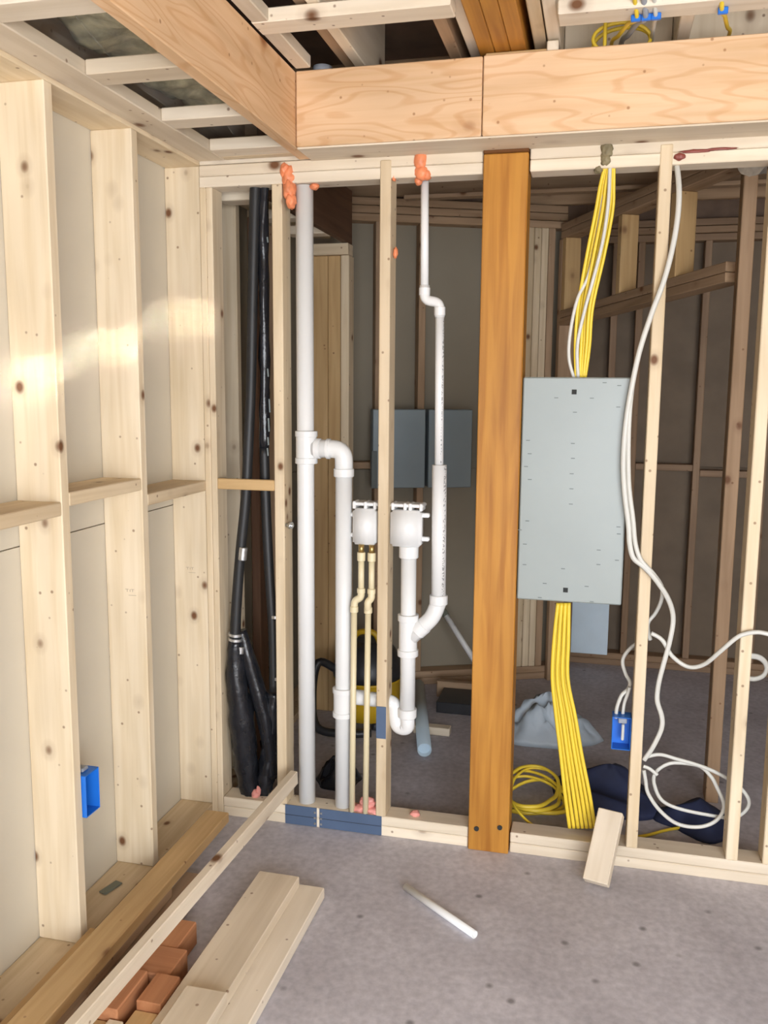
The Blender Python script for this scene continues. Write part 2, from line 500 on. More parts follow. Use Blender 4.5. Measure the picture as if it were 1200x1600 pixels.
# cable and sleeve routes, metres
PATHS = {
    'main': [(0.203,3.06,2.4),(0.214,3.0,2.282),(0.21,2.995,2.165),(0.186,2.992,2.029),(0.149,2.99,1.91),(0.119,2.99,1.799),(0.1,2.99,1.687),(0.086,2.99,1.563),(0.083,2.99,1.437),(0.092,2.99,1.332),(0.109,2.99,1.226),(0.116,2.99,1.162),(0.13,2.99,1.115),(0.162,2.99,1.089),(0.203,2.995,1.047),(0.25,3.03,0.974),(0.272,3.06,0.904),(0.266,3.06,0.825),(0.248,3.06,0.733),(0.236,3.06,0.663),(0.235,3.06,0.606),(0.253,3.06,0.55),(0.253,3.06,0.504),(0.228,3.06,0.436),(0.201,3.06,0.386)],
    'second': [(0.103,2.995,1.708),(0.096,2.992,1.605),(0.097,2.99,1.48),(0.105,2.99,1.354),(0.122,2.99,1.248),(0.134,2.99,1.163),(0.155,2.99,1.108),(0.194,2.995,1.066),(0.228,3.03,1.012),(0.232,3.08,0.956),(0.218,3.125,0.899),(0.195,3.13,0.857),(0.207,3.14,0.798)],
    'swag': [(0.203,3.065,0.843),(0.241,3.065,0.821),(0.276,3.064,0.768),(0.329,3.062,0.735),(0.378,3.047,0.752),(0.422,3.013,0.811),(0.466,2.999,0.864),(0.495,2.998,0.881),(0.533,2.999,0.889),(0.573,3.0,0.883)],
    'boxa': [(0.176,3.13,0.798),(0.136,3.13,0.76),(0.116,3.125,0.72),(0.127,3.115,0.677),(0.143,3.1,0.651),(0.137,3.085,0.63),(0.116,3.075,0.61),(0.102,3.07,0.566),(0.1,3.07,0.526)],
    'boxb': [(0.142,3.075,0.641),(0.135,3.075,0.612),(0.126,3.075,0.579),(0.122,3.075,0.522)],
    'loop': [(0.202,3.08,0.387),(0.253,3.084,0.403),(0.314,3.088,0.391),(0.388,3.097,0.372),(0.457,3.114,0.342),(0.527,3.132,0.297),(0.564,3.135,0.248),(0.556,3.135,0.207),(0.518,3.134,0.176),(0.468,3.128,0.177),(0.344,3.122,0.191),(0.275,3.115,0.219),(0.245,3.108,0.275),(0.243,3.1,0.323),(0.274,3.104,0.356),(0.316,3.108,0.369),(0.39,3.112,0.364),(0.43,3.115,0.331),(0.452,3.119,0.294),(0.481,3.114,0.226),(0.457,3.106,0.172),(0.4,3.098,0.145),(0.326,3.091,0.151),(0.265,3.083,0.197),(0.223,3.08,0.256),(0.212,3.08,0.302),(0.204,3.08,0.342)],
    'stub': [(0.2,3.065,0.362),(0.222,3.065,0.355),(0.249,3.065,0.335)],
    'yt0': [(-0.012,3.035,2.394),(-0.027,3.038,2.32),(-0.038,3.042,2.242),(-0.061,3.045,2.102),(-0.083,3.048,1.938),(-0.087,3.052,1.813),(-0.081,3.055,1.706)],
    'yt1': [(-0.007,3.035,2.393),(-0.018,3.046,2.321),(-0.027,3.055,2.244),(-0.05,3.061,2.104),(-0.074,3.062,1.939),(-0.078,3.06,1.813),(-0.075,3.055,1.706)],
    'yt2': [(-0.002,3.035,2.393),(-0.01,3.038,2.319),(-0.017,3.042,2.241),(-0.039,3.045,2.101),(-0.064,3.048,1.938),(-0.068,3.052,1.813),(-0.069,3.055,1.706)],
    'yt3': [(0.003,3.035,2.393),(-0.001,3.046,2.321),(-0.006,3.055,2.243),(-0.028,3.061,2.103),(-0.055,3.062,1.939),(-0.059,3.06,1.813),(-0.063,3.055,1.706)],
    'yt4': [(0.007,3.035,2.393),(0.007,3.038,2.319),(0.004,3.042,2.24),(-0.017,3.045,2.1),(-0.045,3.048,1.938),(-0.05,3.052,1.813),(-0.057,3.055,1.706)],
    'yt5': [(0.012,3.035,2.392),(0.015,3.046,2.32),(0.015,3.055,2.242),(-0.006,3.061,2.102),(-0.036,3.062,1.939),(-0.041,3.06,1.813),(-0.051,3.055,1.706)],
    'wt0': [(0.001,3.03,2.38),(-0.0,3.022,2.256),(-0.013,3.023,2.137),(-0.039,3.027,2.017),(-0.063,3.035,1.916),(-0.08,3.046,1.813),(-0.074,3.05,1.708)],
    'wt1': [(-0.009,3.05,2.377),(-0.023,3.05,2.222),(-0.05,3.048,2.051),(-0.086,3.045,1.963),(-0.105,3.045,1.855),(-0.106,3.047,1.771),(-0.087,3.05,1.705)],
    'yb0': [(-0.113,3.06,0.929),(-0.122,3.06,0.795),(-0.123,3.06,0.655),(-0.105,3.06,0.514),(-0.084,3.06,0.373),(-0.064,3.06,0.23),(-0.043,3.07,0.096)],
    'yb1': [(-0.107,3.07,0.927),(-0.114,3.07,0.793),(-0.115,3.07,0.652),(-0.094,3.07,0.512),(-0.072,3.07,0.37),(-0.05,3.07,0.227),(-0.028,3.07,0.098)],
    'yb2': [(-0.101,3.06,0.93),(-0.105,3.06,0.796),(-0.106,3.06,0.656),(-0.083,3.06,0.517),(-0.06,3.06,0.376),(-0.035,3.06,0.234),(-0.013,3.07,0.1)],
    'yb3': [(-0.095,3.07,0.928),(-0.098,3.07,0.794),(-0.097,3.07,0.654),(-0.072,3.07,0.514),(-0.048,3.07,0.373),(-0.021,3.07,0.231),(0.002,3.07,0.102)],
    'yb4': [(-0.088,3.06,0.931),(-0.089,3.06,0.797),(-0.088,3.06,0.658),(-0.061,3.06,0.519),(-0.035,3.06,0.378),(-0.007,3.06,0.237),(0.017,3.07,0.104)],
    'yb5': [(-0.082,3.07,0.929),(-0.081,3.07,0.795),(-0.079,3.07,0.655),(-0.05,3.07,0.516),(-0.023,3.07,0.376),(0.007,3.07,0.234),(0.032,3.07,0.106)],
    'yb6': [(-0.076,3.06,0.932),(-0.073,3.06,0.799),(-0.07,3.06,0.659),(-0.039,3.06,0.521),(-0.011,3.06,0.381),(0.021,3.06,0.241),(0.046,3.07,0.108)],
    'black1': [(-1.223,3.07,2.419),(-1.229,3.068,2.291),(-1.239,3.066,2.023),(-1.25,3.064,1.678),(-1.263,3.062,1.443),(-1.276,3.061,1.251),(-1.299,3.06,1.054),(-1.318,3.06,0.854),(-1.328,3.06,0.702)],
    'black2': [(-1.195,3.08,2.402),(-1.201,3.08,2.136),(-1.203,3.08,1.772),(-1.207,3.08,1.443)],
    'black2b': [(-1.209,3.085,1.443),(-1.204,3.085,1.202),(-1.194,3.085,0.956),(-1.183,3.085,0.757),(-1.18,3.085,0.502)],
    'sl1': [(-1.328,3.06,0.702),(-1.326,3.068,0.546),(-1.311,3.075,0.363),(-1.296,3.078,0.179),(-1.28,3.08,0.073)],
    'sl2': [(-1.308,3.075,0.738),(-1.275,3.086,0.596),(-1.238,3.095,0.441),(-1.21,3.1,0.285),(-1.2,3.1,0.14)],
    'sl3': [(-1.196,3.12,0.488),(-1.206,3.12,0.303),(-1.222,3.1,0.151),(-1.235,3.09,0.073)],
    'slots': [(-0.142,1.64),(-0.026,1.64),(-0.079,1.593),(-0.231,1.496),(-0.224,1.451),(-0.235,1.407),(-0.221,1.363),(-0.082,1.489),(-0.08,1.439),(-0.082,1.387),(-0.081,1.336),(-0.081,1.284),(-0.252,1.234),(-0.225,1.22),(-0.249,1.188),(-0.231,1.139),(-0.23,1.067),(0.078,1.213),(0.08,1.189),(0.017,1.131),(0.018,1.081),(0.078,1.099),(-0.099,1.06),(-0.159,1.005),(-0.018,1.003),(-0.174,0.954),(0.001,0.951),(0.013,1.691),(0.06,1.682),(0.06,1.612)],
    'slotbig': [(-0.084,1.66),(-0.088,0.986)],
}

# ------------------------------------------------------------------ the setting: slab, walls, ceiling
XL, YB, XR = -1.42, 3.02, 2.6          # inner face of left wall, front of back wall, inner face of right wall
TOP = 2.37                             # underside of the back wall's top plates

floor = board('floor', (-1.9, -1.6, -0.12), (XR + 0.3, 6.6, 0.0), 'concrete', bevel=0.0)
tag(floor, kind='structure')
drive = board('driveway', (-9, -12, -0.2), (9, -1.61, -0.03), 'drive', bevel=0.0)
tag(drive, kind='structure')

# exterior wall on the left: 2x6 studs, plates, blocking, sheathing outside
wl = tag(empty('wall_left'), kind='structure')
LT = 2.447
for y in (-1.55, -1.08, -0.62, -0.17, 0.29, 0.75, 1.21, 1.665, 2.112, 2.550, 3.345, 3.80):
    board('stud', (XL - 0.14, y, 0.038), (XL, y + 0.038, LT), 'pine', wl)
board('stud', (XL - 0.14, 3.030, 0.038), (XL, 3.068, LT), 'pine', wl)
board('stud', (XL - 0.14, 3.070, 0.038), (XL - 0.051, 3.108, LT), 'pine_b', wl)
board('bottom_plate', (XL - 0.14, -1.6, 0.0), (XL, 4.7, 0.038), 'pine_b', wl)
board('top_plate', (XL - 0.14, -1.6, LT), (XL, 4.7, LT + 0.038), 'pine', wl)
board('top_plate', (XL - 0.14, -1.6, LT + 0.039), (XL, 4.7, LT + 0.077), 'pine', wl)
for y0, y1, z in ((0.788, 1.21, 1.31), (1.248, 1.665, 1.335), (1.703, 2.112, 1.314), (2.150, 2.550, 1.336), (2.588, 3.030, 1.281), (3.383, 3.80, 1.32)):
    board('blocking', (XL - 0.14, y0, z), (XL, y1, z + 0.038), 'pine_b', wl)
for y0, y1 in ((-1.6, 0.418), (0.421, 3.048), (3.05, 4.75)):
    for z0, z1 in ((0.0, 1.220), (1.223, 2.53)):
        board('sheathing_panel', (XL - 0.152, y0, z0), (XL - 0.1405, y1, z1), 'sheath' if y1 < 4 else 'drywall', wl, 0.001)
board('siding', (XL - 0.175, -1.6, -0.1), (XL - 0.153, 6.6, 3.0), 'deck', wl, 0.0)  # outer layer added to stop sky light leaking through the sheathing seams
board('rim_joist', (XL - 0.14, -1.6, LT + 0.079), (XL - 0.10, 6.6, 2.98), 'pine_old', wl)  # added to close off the sky above the top plates

# stud partition at the back: 2x4 studs between doubled plates
wb = tag(empty('wall_back'), kind='structure')
for z in (0.0, 0.039):
    board('bottom_plate', (-1.370, YB, z), (-0.405, YB + 0.089, z + 0.038), 'pine_w', wb)
    board('bottom_plate', (-0.252, YB, z), (XR, YB + 0.089, z + 0.038), 'pine_w', wb)
for z in (TOP, TOP + 0.038):
    board('top_plate', (-1.420, YB, z), (-0.405, YB + 0.089, z + 0.037), 'pine_w', wb)
    board('top_plate', (-0.252, YB, z), (XR, YB + 0.089, z + 0.037), 'pine_w', wb)
ST = 0.077
board('stud', (-1.420, YB, 0.0), (-1.396, YB + 0.010, TOP), 'pine', wb)
board('stud', (-1.3955, YB, 0.0), (-1.3715, YB + 0.089, TOP), 'pine_b', wb)
for x, m in ((-1.146, 'pine_tan'), (-0.754, 'pine_b'), (0.153, 'pine'), (0.483, 'pine'), (0.600, 'pine'), (1.01, 'pine_b'), (1.42, 'pine'), (1.83, 'pine_b'), (2.24, 'pine')):
    if x == -0.754:      # this stud stands a little proud of the plates
        board('stud', (x, YB - 0.004, ST), (x + 0.038, YB + 0.085, TOP + 0.06), 'pine_b', wb)
    elif x in (0.153, 0.483, 0.600):
        board('stud', (x, YB - 0.003, ST), (x + 0.038, YB + 0.086, TOP + (0.062 if x == 0.153 else 0)), m, wb)
    else:
        board('stud', (x, YB, ST), (x + 0.038, YB + 0.089, TOP), 'pine_b' if m == 'pine_tan' else m, wb)
board('blocking', (-1.371, YB, 1.29), (-1.147, YB + 0.02, 1.33), 'pine_tan', wb)

# right wall (out of the frame) closes the room
wr = tag(empty('wall_right'), kind='structure')
board('sheathing_panel', (XR + 0.14, -1.6, 0), (XR + 0.155, 6.6, 3.0), 'sheath', wr, 0.001)
for i in range(11):
    board('stud', (XR, -1.5 + i * 0.45, 0.038), (XR + 0.14, -1.462 + i * 0.45, 2.7), 'pine', wr)
wf = tag(empty('wall_front'), kind='structure')
board('door_header', (-1.6, -1.6, 2.25), (XR + 0.15, -1.5, 3.0), 'pine_b', wf)

# far walls of the room behind the partition
def far_wall(name, a, b, z_top, studs, mat, sheath='drywall', side=1, blocks=(), plates=3, pack=()):
    w = tag(empty(name), kind='structure')
    a, b = Vector((*a, 0)), Vector((*b, 0))
    d = (b - a).normalized(); n = Vector((-d.y, d.x, 0)) * side
    up = Vector((0, 0, 1))
    for k in range(plates):
        z = z_top + 0.019 + k * 0.042
        beam_between('top_plate', a + up * z + n * 0.006 * k, b + up * z + n * 0.006 * k, 0.089, 0.038, mat, w)
    for k in range(2):
        z = 0.019 + 0.039 * k
        beam_between('bottom_plate', a + up * z, b + up * z, 0.089, 0.038, mat, w)
    for s in studs:
        c = a + d * s
        sm = 'pine_b' if s in pack else mat
        o = link('stud', box_mesh((z_top - 0.078, 0.038, 0.089), sm), sm, w, c + up * (z_top + 0.078) / 2)
        ang = math.atan2(d.y, d.x)
        o.rotation_euler = (Matrix.Rotation(ang, 3, 'Z') @ Matrix(((0, 1, 0), (0, 0, -1), (-1, 0, 0)))).to_euler()
        ORIG[o.name] = Matrix.Translation(o.location) @ o.rotation_euler.to_matrix().to_4x4()
    for s0, s1, z in blocks:
        beam_between('blocking', a + d * s0 + up * z, a + d * s1 + up * z, 0.089, 0.038, mat, w)
    L = (b - a).length
    m = (a + b) / 2 + n * 0.055
    o = link('siding', box_mesh((L + 0.3, 0.02, 2.98), 'deck', 0.0), 'deck', w, m + n * 0.02 + up * 1.49, (0, 0, math.atan2(d.y, d.x)))  # added backing that keeps sky light out of the panel seams
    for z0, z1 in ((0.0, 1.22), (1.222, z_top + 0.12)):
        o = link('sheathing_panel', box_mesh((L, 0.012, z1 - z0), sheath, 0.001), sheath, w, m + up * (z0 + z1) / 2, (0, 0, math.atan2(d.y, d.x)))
    return w

CB = (-0.22, 5.08)
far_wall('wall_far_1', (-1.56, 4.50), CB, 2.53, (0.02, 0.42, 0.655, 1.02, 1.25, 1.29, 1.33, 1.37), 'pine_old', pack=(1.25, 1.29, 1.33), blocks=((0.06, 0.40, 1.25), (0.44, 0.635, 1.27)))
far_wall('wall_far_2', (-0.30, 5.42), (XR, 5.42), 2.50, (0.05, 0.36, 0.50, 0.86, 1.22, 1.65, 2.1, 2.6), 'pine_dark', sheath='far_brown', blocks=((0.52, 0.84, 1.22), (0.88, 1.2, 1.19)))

# angled partition with a wide doorway, header and cripple studs
wd = tag(empty('wall_far_3'), kind='structure')
A3, B3 = Vector((-0.20, 5.02, 0)), Vector((0.51, 3.66, 0))
def on3(t, z): return A3 + (B3 - A3) * t + Vector((0, 0, z))
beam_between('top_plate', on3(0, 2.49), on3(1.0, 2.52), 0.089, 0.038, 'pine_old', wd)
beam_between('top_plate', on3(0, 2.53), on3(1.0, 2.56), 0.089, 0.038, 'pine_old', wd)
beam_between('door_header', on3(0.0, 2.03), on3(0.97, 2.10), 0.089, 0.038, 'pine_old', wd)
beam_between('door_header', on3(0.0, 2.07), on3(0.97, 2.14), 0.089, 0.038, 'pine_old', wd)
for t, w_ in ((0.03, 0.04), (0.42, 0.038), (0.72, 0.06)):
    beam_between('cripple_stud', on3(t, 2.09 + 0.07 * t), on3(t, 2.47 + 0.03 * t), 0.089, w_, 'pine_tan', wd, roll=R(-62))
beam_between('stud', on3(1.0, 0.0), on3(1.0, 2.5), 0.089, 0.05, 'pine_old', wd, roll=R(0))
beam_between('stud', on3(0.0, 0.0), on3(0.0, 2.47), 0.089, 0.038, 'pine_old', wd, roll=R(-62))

# chase behind the plumbing bay: dark board bulkhead, low soffit and stud pack
wc = tag(empty('wall_chase'), kind='structure')
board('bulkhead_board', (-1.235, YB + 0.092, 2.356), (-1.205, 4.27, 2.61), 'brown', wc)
for y in (3.18, 3.55, 3.92):
    board('soffit_slat', (XL, y, 2.356), (-1.236, y + 0.089, 2.394), 'pine_w', wc)
board('header', (XL, 4.18, 2.30), (-1.2, 4.268, 2.354), 'pine_b', wc)
board('stud', (-1.385, 4.20, 0.0), (-1.309, 4.24, 2.298), 'pine_tan', wc)
board('stud', (-1.307, 4.20, 0.0), (-1.243, 4.24, 2.298), 'pine_tan', wc)
board('stud', (-1.238, 4.185, 0.0), (-1.197, 4.275, 2.298), 'pine_b', wc)
board('stud', (XL + 0.001, 3.46, 0.0), (XL + 0.039, 3.549, 2.35), 'brown', wc)
board('stud', (XL + 0.001, 3.66, 0.0), (XL + 0.039, 3.749, 2.35), 'pine_old', wc)

# ceiling: subfloor above, joists, strapping, ladder framing of the low strip on the left
ce = tag(empty('ceiling'), kind='structure')
board('subfloor', (-1.9, -1.6, 2.985), (XR + 0.3, 6.6, 3.01), 'deck', ce, 0.0)
board('ledger', (XL + 0.001, -1.4, 2.458), (XL + 0.103, 3.018, 2.496), 'pine_w', ce)
for y in (0.08, 0.50, 0.90, 1.31, 1.725, 2.14, 2.545, 2.885):
    board('soffit_slat', (XL + 0.104, y, 2.458), (-1.046, y + 0.089, 2.496), 'pine_w', ce)
board('soffit_slat', (XL + 0.104, 2.976, 2.458), (-1.046, 3.018, 2.496), 'pine_b', ce)
# joists over the raised bay run away from the camera
for x, m in ((-0.835, 'pine_w'), (-0.515, 'pine_old'), (-0.448, 'pine_w'), (-0.243, 'pine_b'), (-0.200, 'pine_w'), (0.18, 'pine_w'), (0.62, 'pine_b'), (1.05, 'pine_w'), (1.5, 'pine_w'), (1.95, 'pine_w'), (2.4, 'pine_w')):
    z0 = 2.722
    board('joist', (x, -1.4, z0), (x + 0.038, 3.25, 2.97), m, ce)
for x0, x1 in ((-0.160, 0.178), (0.22, 0.618), (0.66, 1.048), (1.09, 1.498)):
    board('joist_blocking', (x0, 3.125, 2.52), (x1, 3.163, 2.97), 'pine_w', ce)
board('joist', (-0.875, -1.4, 2.73), (-0.837, 3.25, 2.97), 'pine_old', ce)
board('joist', (-0.997, -1.4, 2.684), (-0.945, 2.855, 2.722), 'pine_w', ce)
for i, (y, x0, x1) in enumerate(((2.480, -0.998, -0.43), (2.605, -0.155, XR), (2.0, -0.998, -0.43), (2.0, -0.155, XR), (1.5, -0.998, XR), (1.0, -0.998, XR), (0.5, -0.998, XR), (0.0, -0.998, XR))):
    if y < 2 and i > 3:
        board('strapping', (x0, y, 2.682), (-0.43, y + 0.089, 2.72), 'pine_w', ce)
        board('strapping', (-0.155, y, 2.682), (x1, y + 0.089, 2.72), 'pine_w', ce)
    else:
        board('strapping', (x0, y, 2.682), (x1, y + 0.089, 2.72), 'pine_w', ce)
for x0, x1 in ((-0.160, 0.178), (0.22, 0.618), (0.66, 1.048), (1.09, 1.498)):
    board('ceiling_panel', (x0, 2.1, 2.90), (x1, 3.3, 2.912), 'sheath', ce, 0.001)
# joists of the far room run across it
for y in (3.45, 3.85, 4.25, 4.65, 5.05):
    board('joist', (XL, y, 2.66), (XR, y + 0.038, 2.9), 'pine_old', ce)
for y in (3.25, 3.62, 4.05, 4.45):
    board('strapping', (-0.99, y, 2.60), (0.9, y + 0.064, 2.62), 'pine_old', ce)

# mineral wool and its poly vapour barrier above the low strip
def wavy(name, x0, x1, y0, y1, z, amp, freq, mat, nx=18, ny=150, seed=0, stretch=1.0):
    verts, faces = [], []
    for j in range(ny + 1):
        for i in range(nx + 1):
            x, y = x0 + (x1 - x0) * i / nx, y0 + (y1 - y0) * j / ny
            h = amp * noise.noise(Vector((x * freq * stretch + seed, y * freq, seed))) + amp * 0.5 * noise.noise(Vector((x * freq * 2.7 * stretch, y * freq * 2.7, seed + 4)))
            if mat == 'poly':      # narrow folds hanging along the strip
                f = noise.noise(Vector((x * 7.0 + y * 1.2, y * 1.1, 2.0)))
                h = h * 0.5 - 0.026 * max(0.0, 1 - abs(f) * 9)
            verts.append((x, y, z + h))
    for j in range(ny):
        for i in range(nx):
            a = j * (nx + 1) + i
            faces.append((a, a + nx + 1, a + nx + 2, a + 1))
    me = bpy.data.meshes.new(name); me.from_pydata(verts, [], faces)
    for p in me.polygons: p.use_smooth = True
    me.materials.append(M[mat])
    return link(name, me, mat)
ins = wavy('insulation', XL + 0.01, -1.06, 0.0, 3.0, 2.605, 0.032, 9.0, 'insul', seed=3)
sd = ins.modifiers.new('thick', 'SOLIDIFY'); sd.thickness = 0.06; sd.offset = -1
tag(ins, 'olive grey mineral wool batts packed above the soffit slats', 'insulation', kind='stuff')
pol = wavy('vapour_barrier', XL + 0.005, -1.05, 0.0, 3.0, 2.530, 0.012, 4.0, 'poly', nx=90, seed=8, stretch=5.0)
tag(pol, 'creased clear poly sheet stapled over the mineral wool batts', 'plastic sheet')

# ------------------------------------------------------------------ beams and post
hb = tag(empty('header_beam', (0.8, 2.94, 2.446)), 'veneer faced header beam running above the plumbing and the grey panel', 'beam')
board('beam_board', (-0.998, 2.86, 2.446), (-0.3925, 3.0195, 2.680), 'ply', hb)
board('beam_board', (-0.3895, 2.86, 2.446), (0.86, 3.0195, 2.682), 'ply', hb)
board('beam_board', (0.862, 2.86, 2.446), (XR, 3.0195, 2.682), 'ply', hb)
board('cap_strip', (XL + 0.001, 3.0205, 2.447), (XR, 3.109, 2.50), 'pine_w', hb)
board('bottom_strip', (-0.996, 2.864, 2.4395), (XR, 3.0185, 2.4455), 'pine_w', hb, 0.001)
sb = tag(empty('soffit_beam', (-1.02, 1.4, 2.446)), 'veneer faced beam along the edge of the insulated soffit strip', 'beam')
board('beam_board', (-1.044, -1.4, 2.446), (-1.001, 3.0195, 2.681), 'ply', sb)

po = tag(empty('support_post', (-0.33, 3.065, 0)), 'amber laminated post standing between the white pipes and the grey panel', 'post')
board('post_body', (-0.402, 3.004, 0.0), (-0.256, 3.125, 2.428), 'lvl', po)
board('stained_end', (-0.403, 3.003, 2.429), (-0.255, 3.126, 2.444), 'stain', po)
for x, z in ((-0.372, 0.085), (-0.288, 0.10)):
    tube('bolt_head', [(x, 3.0035, z), (x, 2.999, z)], 0.009, 'dark', po, seg=10)
lv = tag(empty('laminated_beam', (-0.33, 2, 2.70)), 'amber laminated ceiling beam resting over the post, between pale joists', 'beam')
for k in range(3):
    board('ply_layer', (-0.408 + k * 0.0485, -1.4, 2.700), (-0.3605 + k * 0.0485, 3.3, 2.97), 'lvl', lv)
shim = tag(board('wood_shim', (-0.388, 2.885, 2.6825), (-0.17, 2.93, 2.6965), 'pine_tan'), 'thin split wood shim lying on the header beam under the amber beam', 'shim')
blk = tag(board('wood_offcut', (-0.20, 2.875, 2.6825), (-0.165, 2.93, 2.715), 'pine_w'), 'small square wood offcut lying on the header beam by a pale joist', 'wood offcut')
duct = tag(tube('duct_stub', [(-0.93, 2.93, 2.682), (-0.93, 2.93, 2.71)], 0.032, 'grey', seg=20, hollow=0.85), 'small grey pipe stub on the header beam in the beam corner', 'pipe')

# ------------------------------------------------------------------ plumbing
PY = 3.065
dp = tag(empty('drain_piping', (-1.04, PY, 0.078)), 'white plastic drain and vent piping with tees, trap and wye in the stud bays', 'pipe')
tube('pipe', [(-1.040, PY, 0.079), (-1.040, PY, 2.368)], 0.0315, 'pvc', dp, seg=24)
tee = collar('tee_fitting', (-1.037, PY, 1.452), (0, 0, 1), 0.0385, 0.118, 'pvc', dp)
collar('socket_ring', (-1.037, PY, 1.500), (0, 0, 1), 0.0415, 0.022, 'pvc', tee)
collar('socket_ring', (-1.037, PY, 1.402), (0, 0, 1), 0.0415, 0.022, 'pvc', tee)
el = tube('elbow', [(-1.01, PY, 1.447), (-0.894, PY, 1.447), (-0.894, PY, 1.36)], 0.033, 'pvc', dp, seg=20, bend=0.075)
collar('socket_ring', (-0.992, PY, 1.447), (1, 0, 0), 0.0375, 0.02, 'pvc', el)
collar('socket_ring', (-0.952, PY, 1.447), (1, 0, 0), 0.0375, 0.012, 'pvc', el)
collar('socket_ring', (-0.894, PY, 1.362), (0, 0, 1), 0.0375, 0.03, 'pvc', el)
tube('pipe', [(-0.895, PY, 0.079), (-0.894, PY, 1.36)], 0.0305, 'pvc', dp, seg=24)
tee2 = collar('tee_fitting', (-0.895, PY, 0.495), (0, 0, 1), 0.037, 0.105, 'pvc', dp)
collar('socket_ring', (-0.895, PY, 0.540), (0, 0, 1), 0.0405, 0.02, 'pvc', tee2)
collar('socket_ring', (-0.895, PY, 0.447), (0, 0, 1), 0.0405, 0.02, 'pvc', tee2)
tube('trap_arm', [(-0.87, PY + 0.008, 0.512), (-0.712, PY + 0.016, 0.506)], 0.024, 'pvc', dp, seg=20)
collar('coupling', (-0.835, PY + 0.012, 0.512), (1, 0, 0), 0.029, 0.05, 'pvc', dp)
collar('coupling', (-0.778, PY + 0.014, 0.509), (1, 0, 0), 0.0275, 0.03, 'pvc', dp)
tr = tube('trap_bend', [(-0.735, PY + 0.02, 0.506), (-0.702, PY + 0.02, 0.50), (-0.690, PY + 0.018, 0.408), (-0.647, PY + 0.01, 0.408), (-0.647, PY, 0.47)], 0.0265, 'pvc', dp, seg=20, bend=0.04)
collar('socket_ring', (-0.647, PY, 0.475), (0, 0, 1), 0.0345, 0.035, 'pvc', tr)
tube('pipe', [(-0.647, PY, 0.46), (-0.649, PY, 1.08)], 0.028, 'pvc', dp, seg=24)
collar('coupling', (-0.649, PY, 1.082), (0, 0, 1), 0.0355, 0.045, 'pvc', dp)
wy = collar('wye_fitting', (-0.648, PY, 0.772), (0, 0, 1), 0.034, 0.145, 'pvc', dp)
collar('socket_ring', (-0.648, PY, 0.838), (0, 0, 1), 0.0385, 0.026, 'pvc', wy)
collar('socket_ring', (-0.648, PY, 0.706), (0, 0, 1), 0.0385, 0.026, 'pvc', wy)
tube('wye_branch', [(-0.648, PY, 0.755), (-0.556, PY, 0.846), (-0.537, PY, 0.905)], 0.0295, 'pvc', dp, seg=20, bend=0.04)
collar('coupling', (-0.602, PY, 0.801), (1, 0, 1), 0.0325, 0.04, 'pvc', dp)
collar('coupling', (-0.537, PY, 0.912), (0, 0.02, 1), 0.033, 0.035, 'pvc', dp)
tube('vent_pipe', [(-0.537, PY, 0.90), (-0.542, PY, 1.40)], 0.0262, 'pvc_print2', dp, seg=24)
tube('vent_pipe', [(-0.5435, PY, 1.395), (-0.550, PY, 1.94)], 0.0155, 'pvc_print', dp, seg=20)
e2 = tube('vent_offset', [(-0.550, PY, 1.912), (-0.551, PY, 1.962), (-0.604, PY, 1.970), (-0.6045, PY, 2.02)], 0.0172, 'pvc', dp, seg=18, bend=0.022)
collar('socket_ring', (-0.550, PY, 1.932), (0, 0, 1), 0.0195, 0.03, 'pvc', e2)
collar('socket_ring', (-0.6045, PY, 2.0), (0, 0, 1), 0.0195, 0.026, 'pvc', e2)
tube('vent_pipe', [(-0.6045, PY, 2.0), (-0.609, PY, 2.37)], 0.0138, 'pvc', dp, seg=20)

def spray(name, lumps, mat, label, **kw):
    return tag(blob(name, lumps, mat, **kw), label, 'foam')
spray('spray_foam', [((-1.085, 3.035, 2.392), (0.026, 0.03, 0.04)), ((-1.083, 3.03, 2.350), (0.022, 0.03, 0.035)), ((-1.076, 3.03, 2.315), (0.017, 0.025, 0.03)), ((-1.098, 3.025, 2.415), (0.018, 0.02, 0.025))], 'foam', 'orange spray foam squeezed around the top of the tallest white pipe', rough=0.4)
spray('spray_foam', [((-0.998, 3.05, 2.362), (0.016, 0.02, 0.011))], 'foam', 'small orange spray foam bead under the top plate touching the tallest white pipe', rough=0.3)
spray('spray_foam', [((-0.617, 3.022, 2.425), (0.021, 0.018, 0.034)), ((-0.613, 3.030, 2.385), (0.025, 0.024, 0.026)), ((-0.593, 3.03, 2.377), (0.015, 0.02, 0.017)), ((-0.625, 3.04, 2.362), (0.013, 0.016, 0.015))], 'foam', 'orange spray foam drip where the thin vent pipe enters the top plate', rough=0.15)
spray('spray_foam', [((-0.825, 3.045, 0.088), (0.03, 0.025, 0.014)), ((-0.795, 3.05, 0.100), (0.028, 0.025, 0.026)), ((-0.765, 3.04, 0.088), (0.03, 0.022, 0.013)), ((-0.785, 3.05, 0.118), (0.017, 0.015, 0.016)), ((-0.810, 3.05, 0.112), (0.016, 0.015, 0.018))], 'foam_pink', 'pink spray foam mound around the cream supply pipes on the bottom plate', rough=0.4)
spray('spray_foam', [((-0.612, 3.06, 0.084), (0.018, 0.016, 0.012))], 'foam_pink', 'small pink spray foam dab on the plate beside the amber post', rough=0.3)
spray('spray_foam', [((-1.248, 3.055, 0.088), (0.018, 0.018, 0.016)), ((-1.237, 3.055, 0.10), (0.009, 0.009, 0.02))], 'foam_pink', 'small pink spray foam dab at the foot of the black sleeves', rough=0.3)
spray('spray_foam', [((-0.708, 3.03, 2.375), (0.007, 0.01, 0.014))], 'foam', 'orange spray foam fleck at the top of the stud between the outlet boxes', rough=0.3)
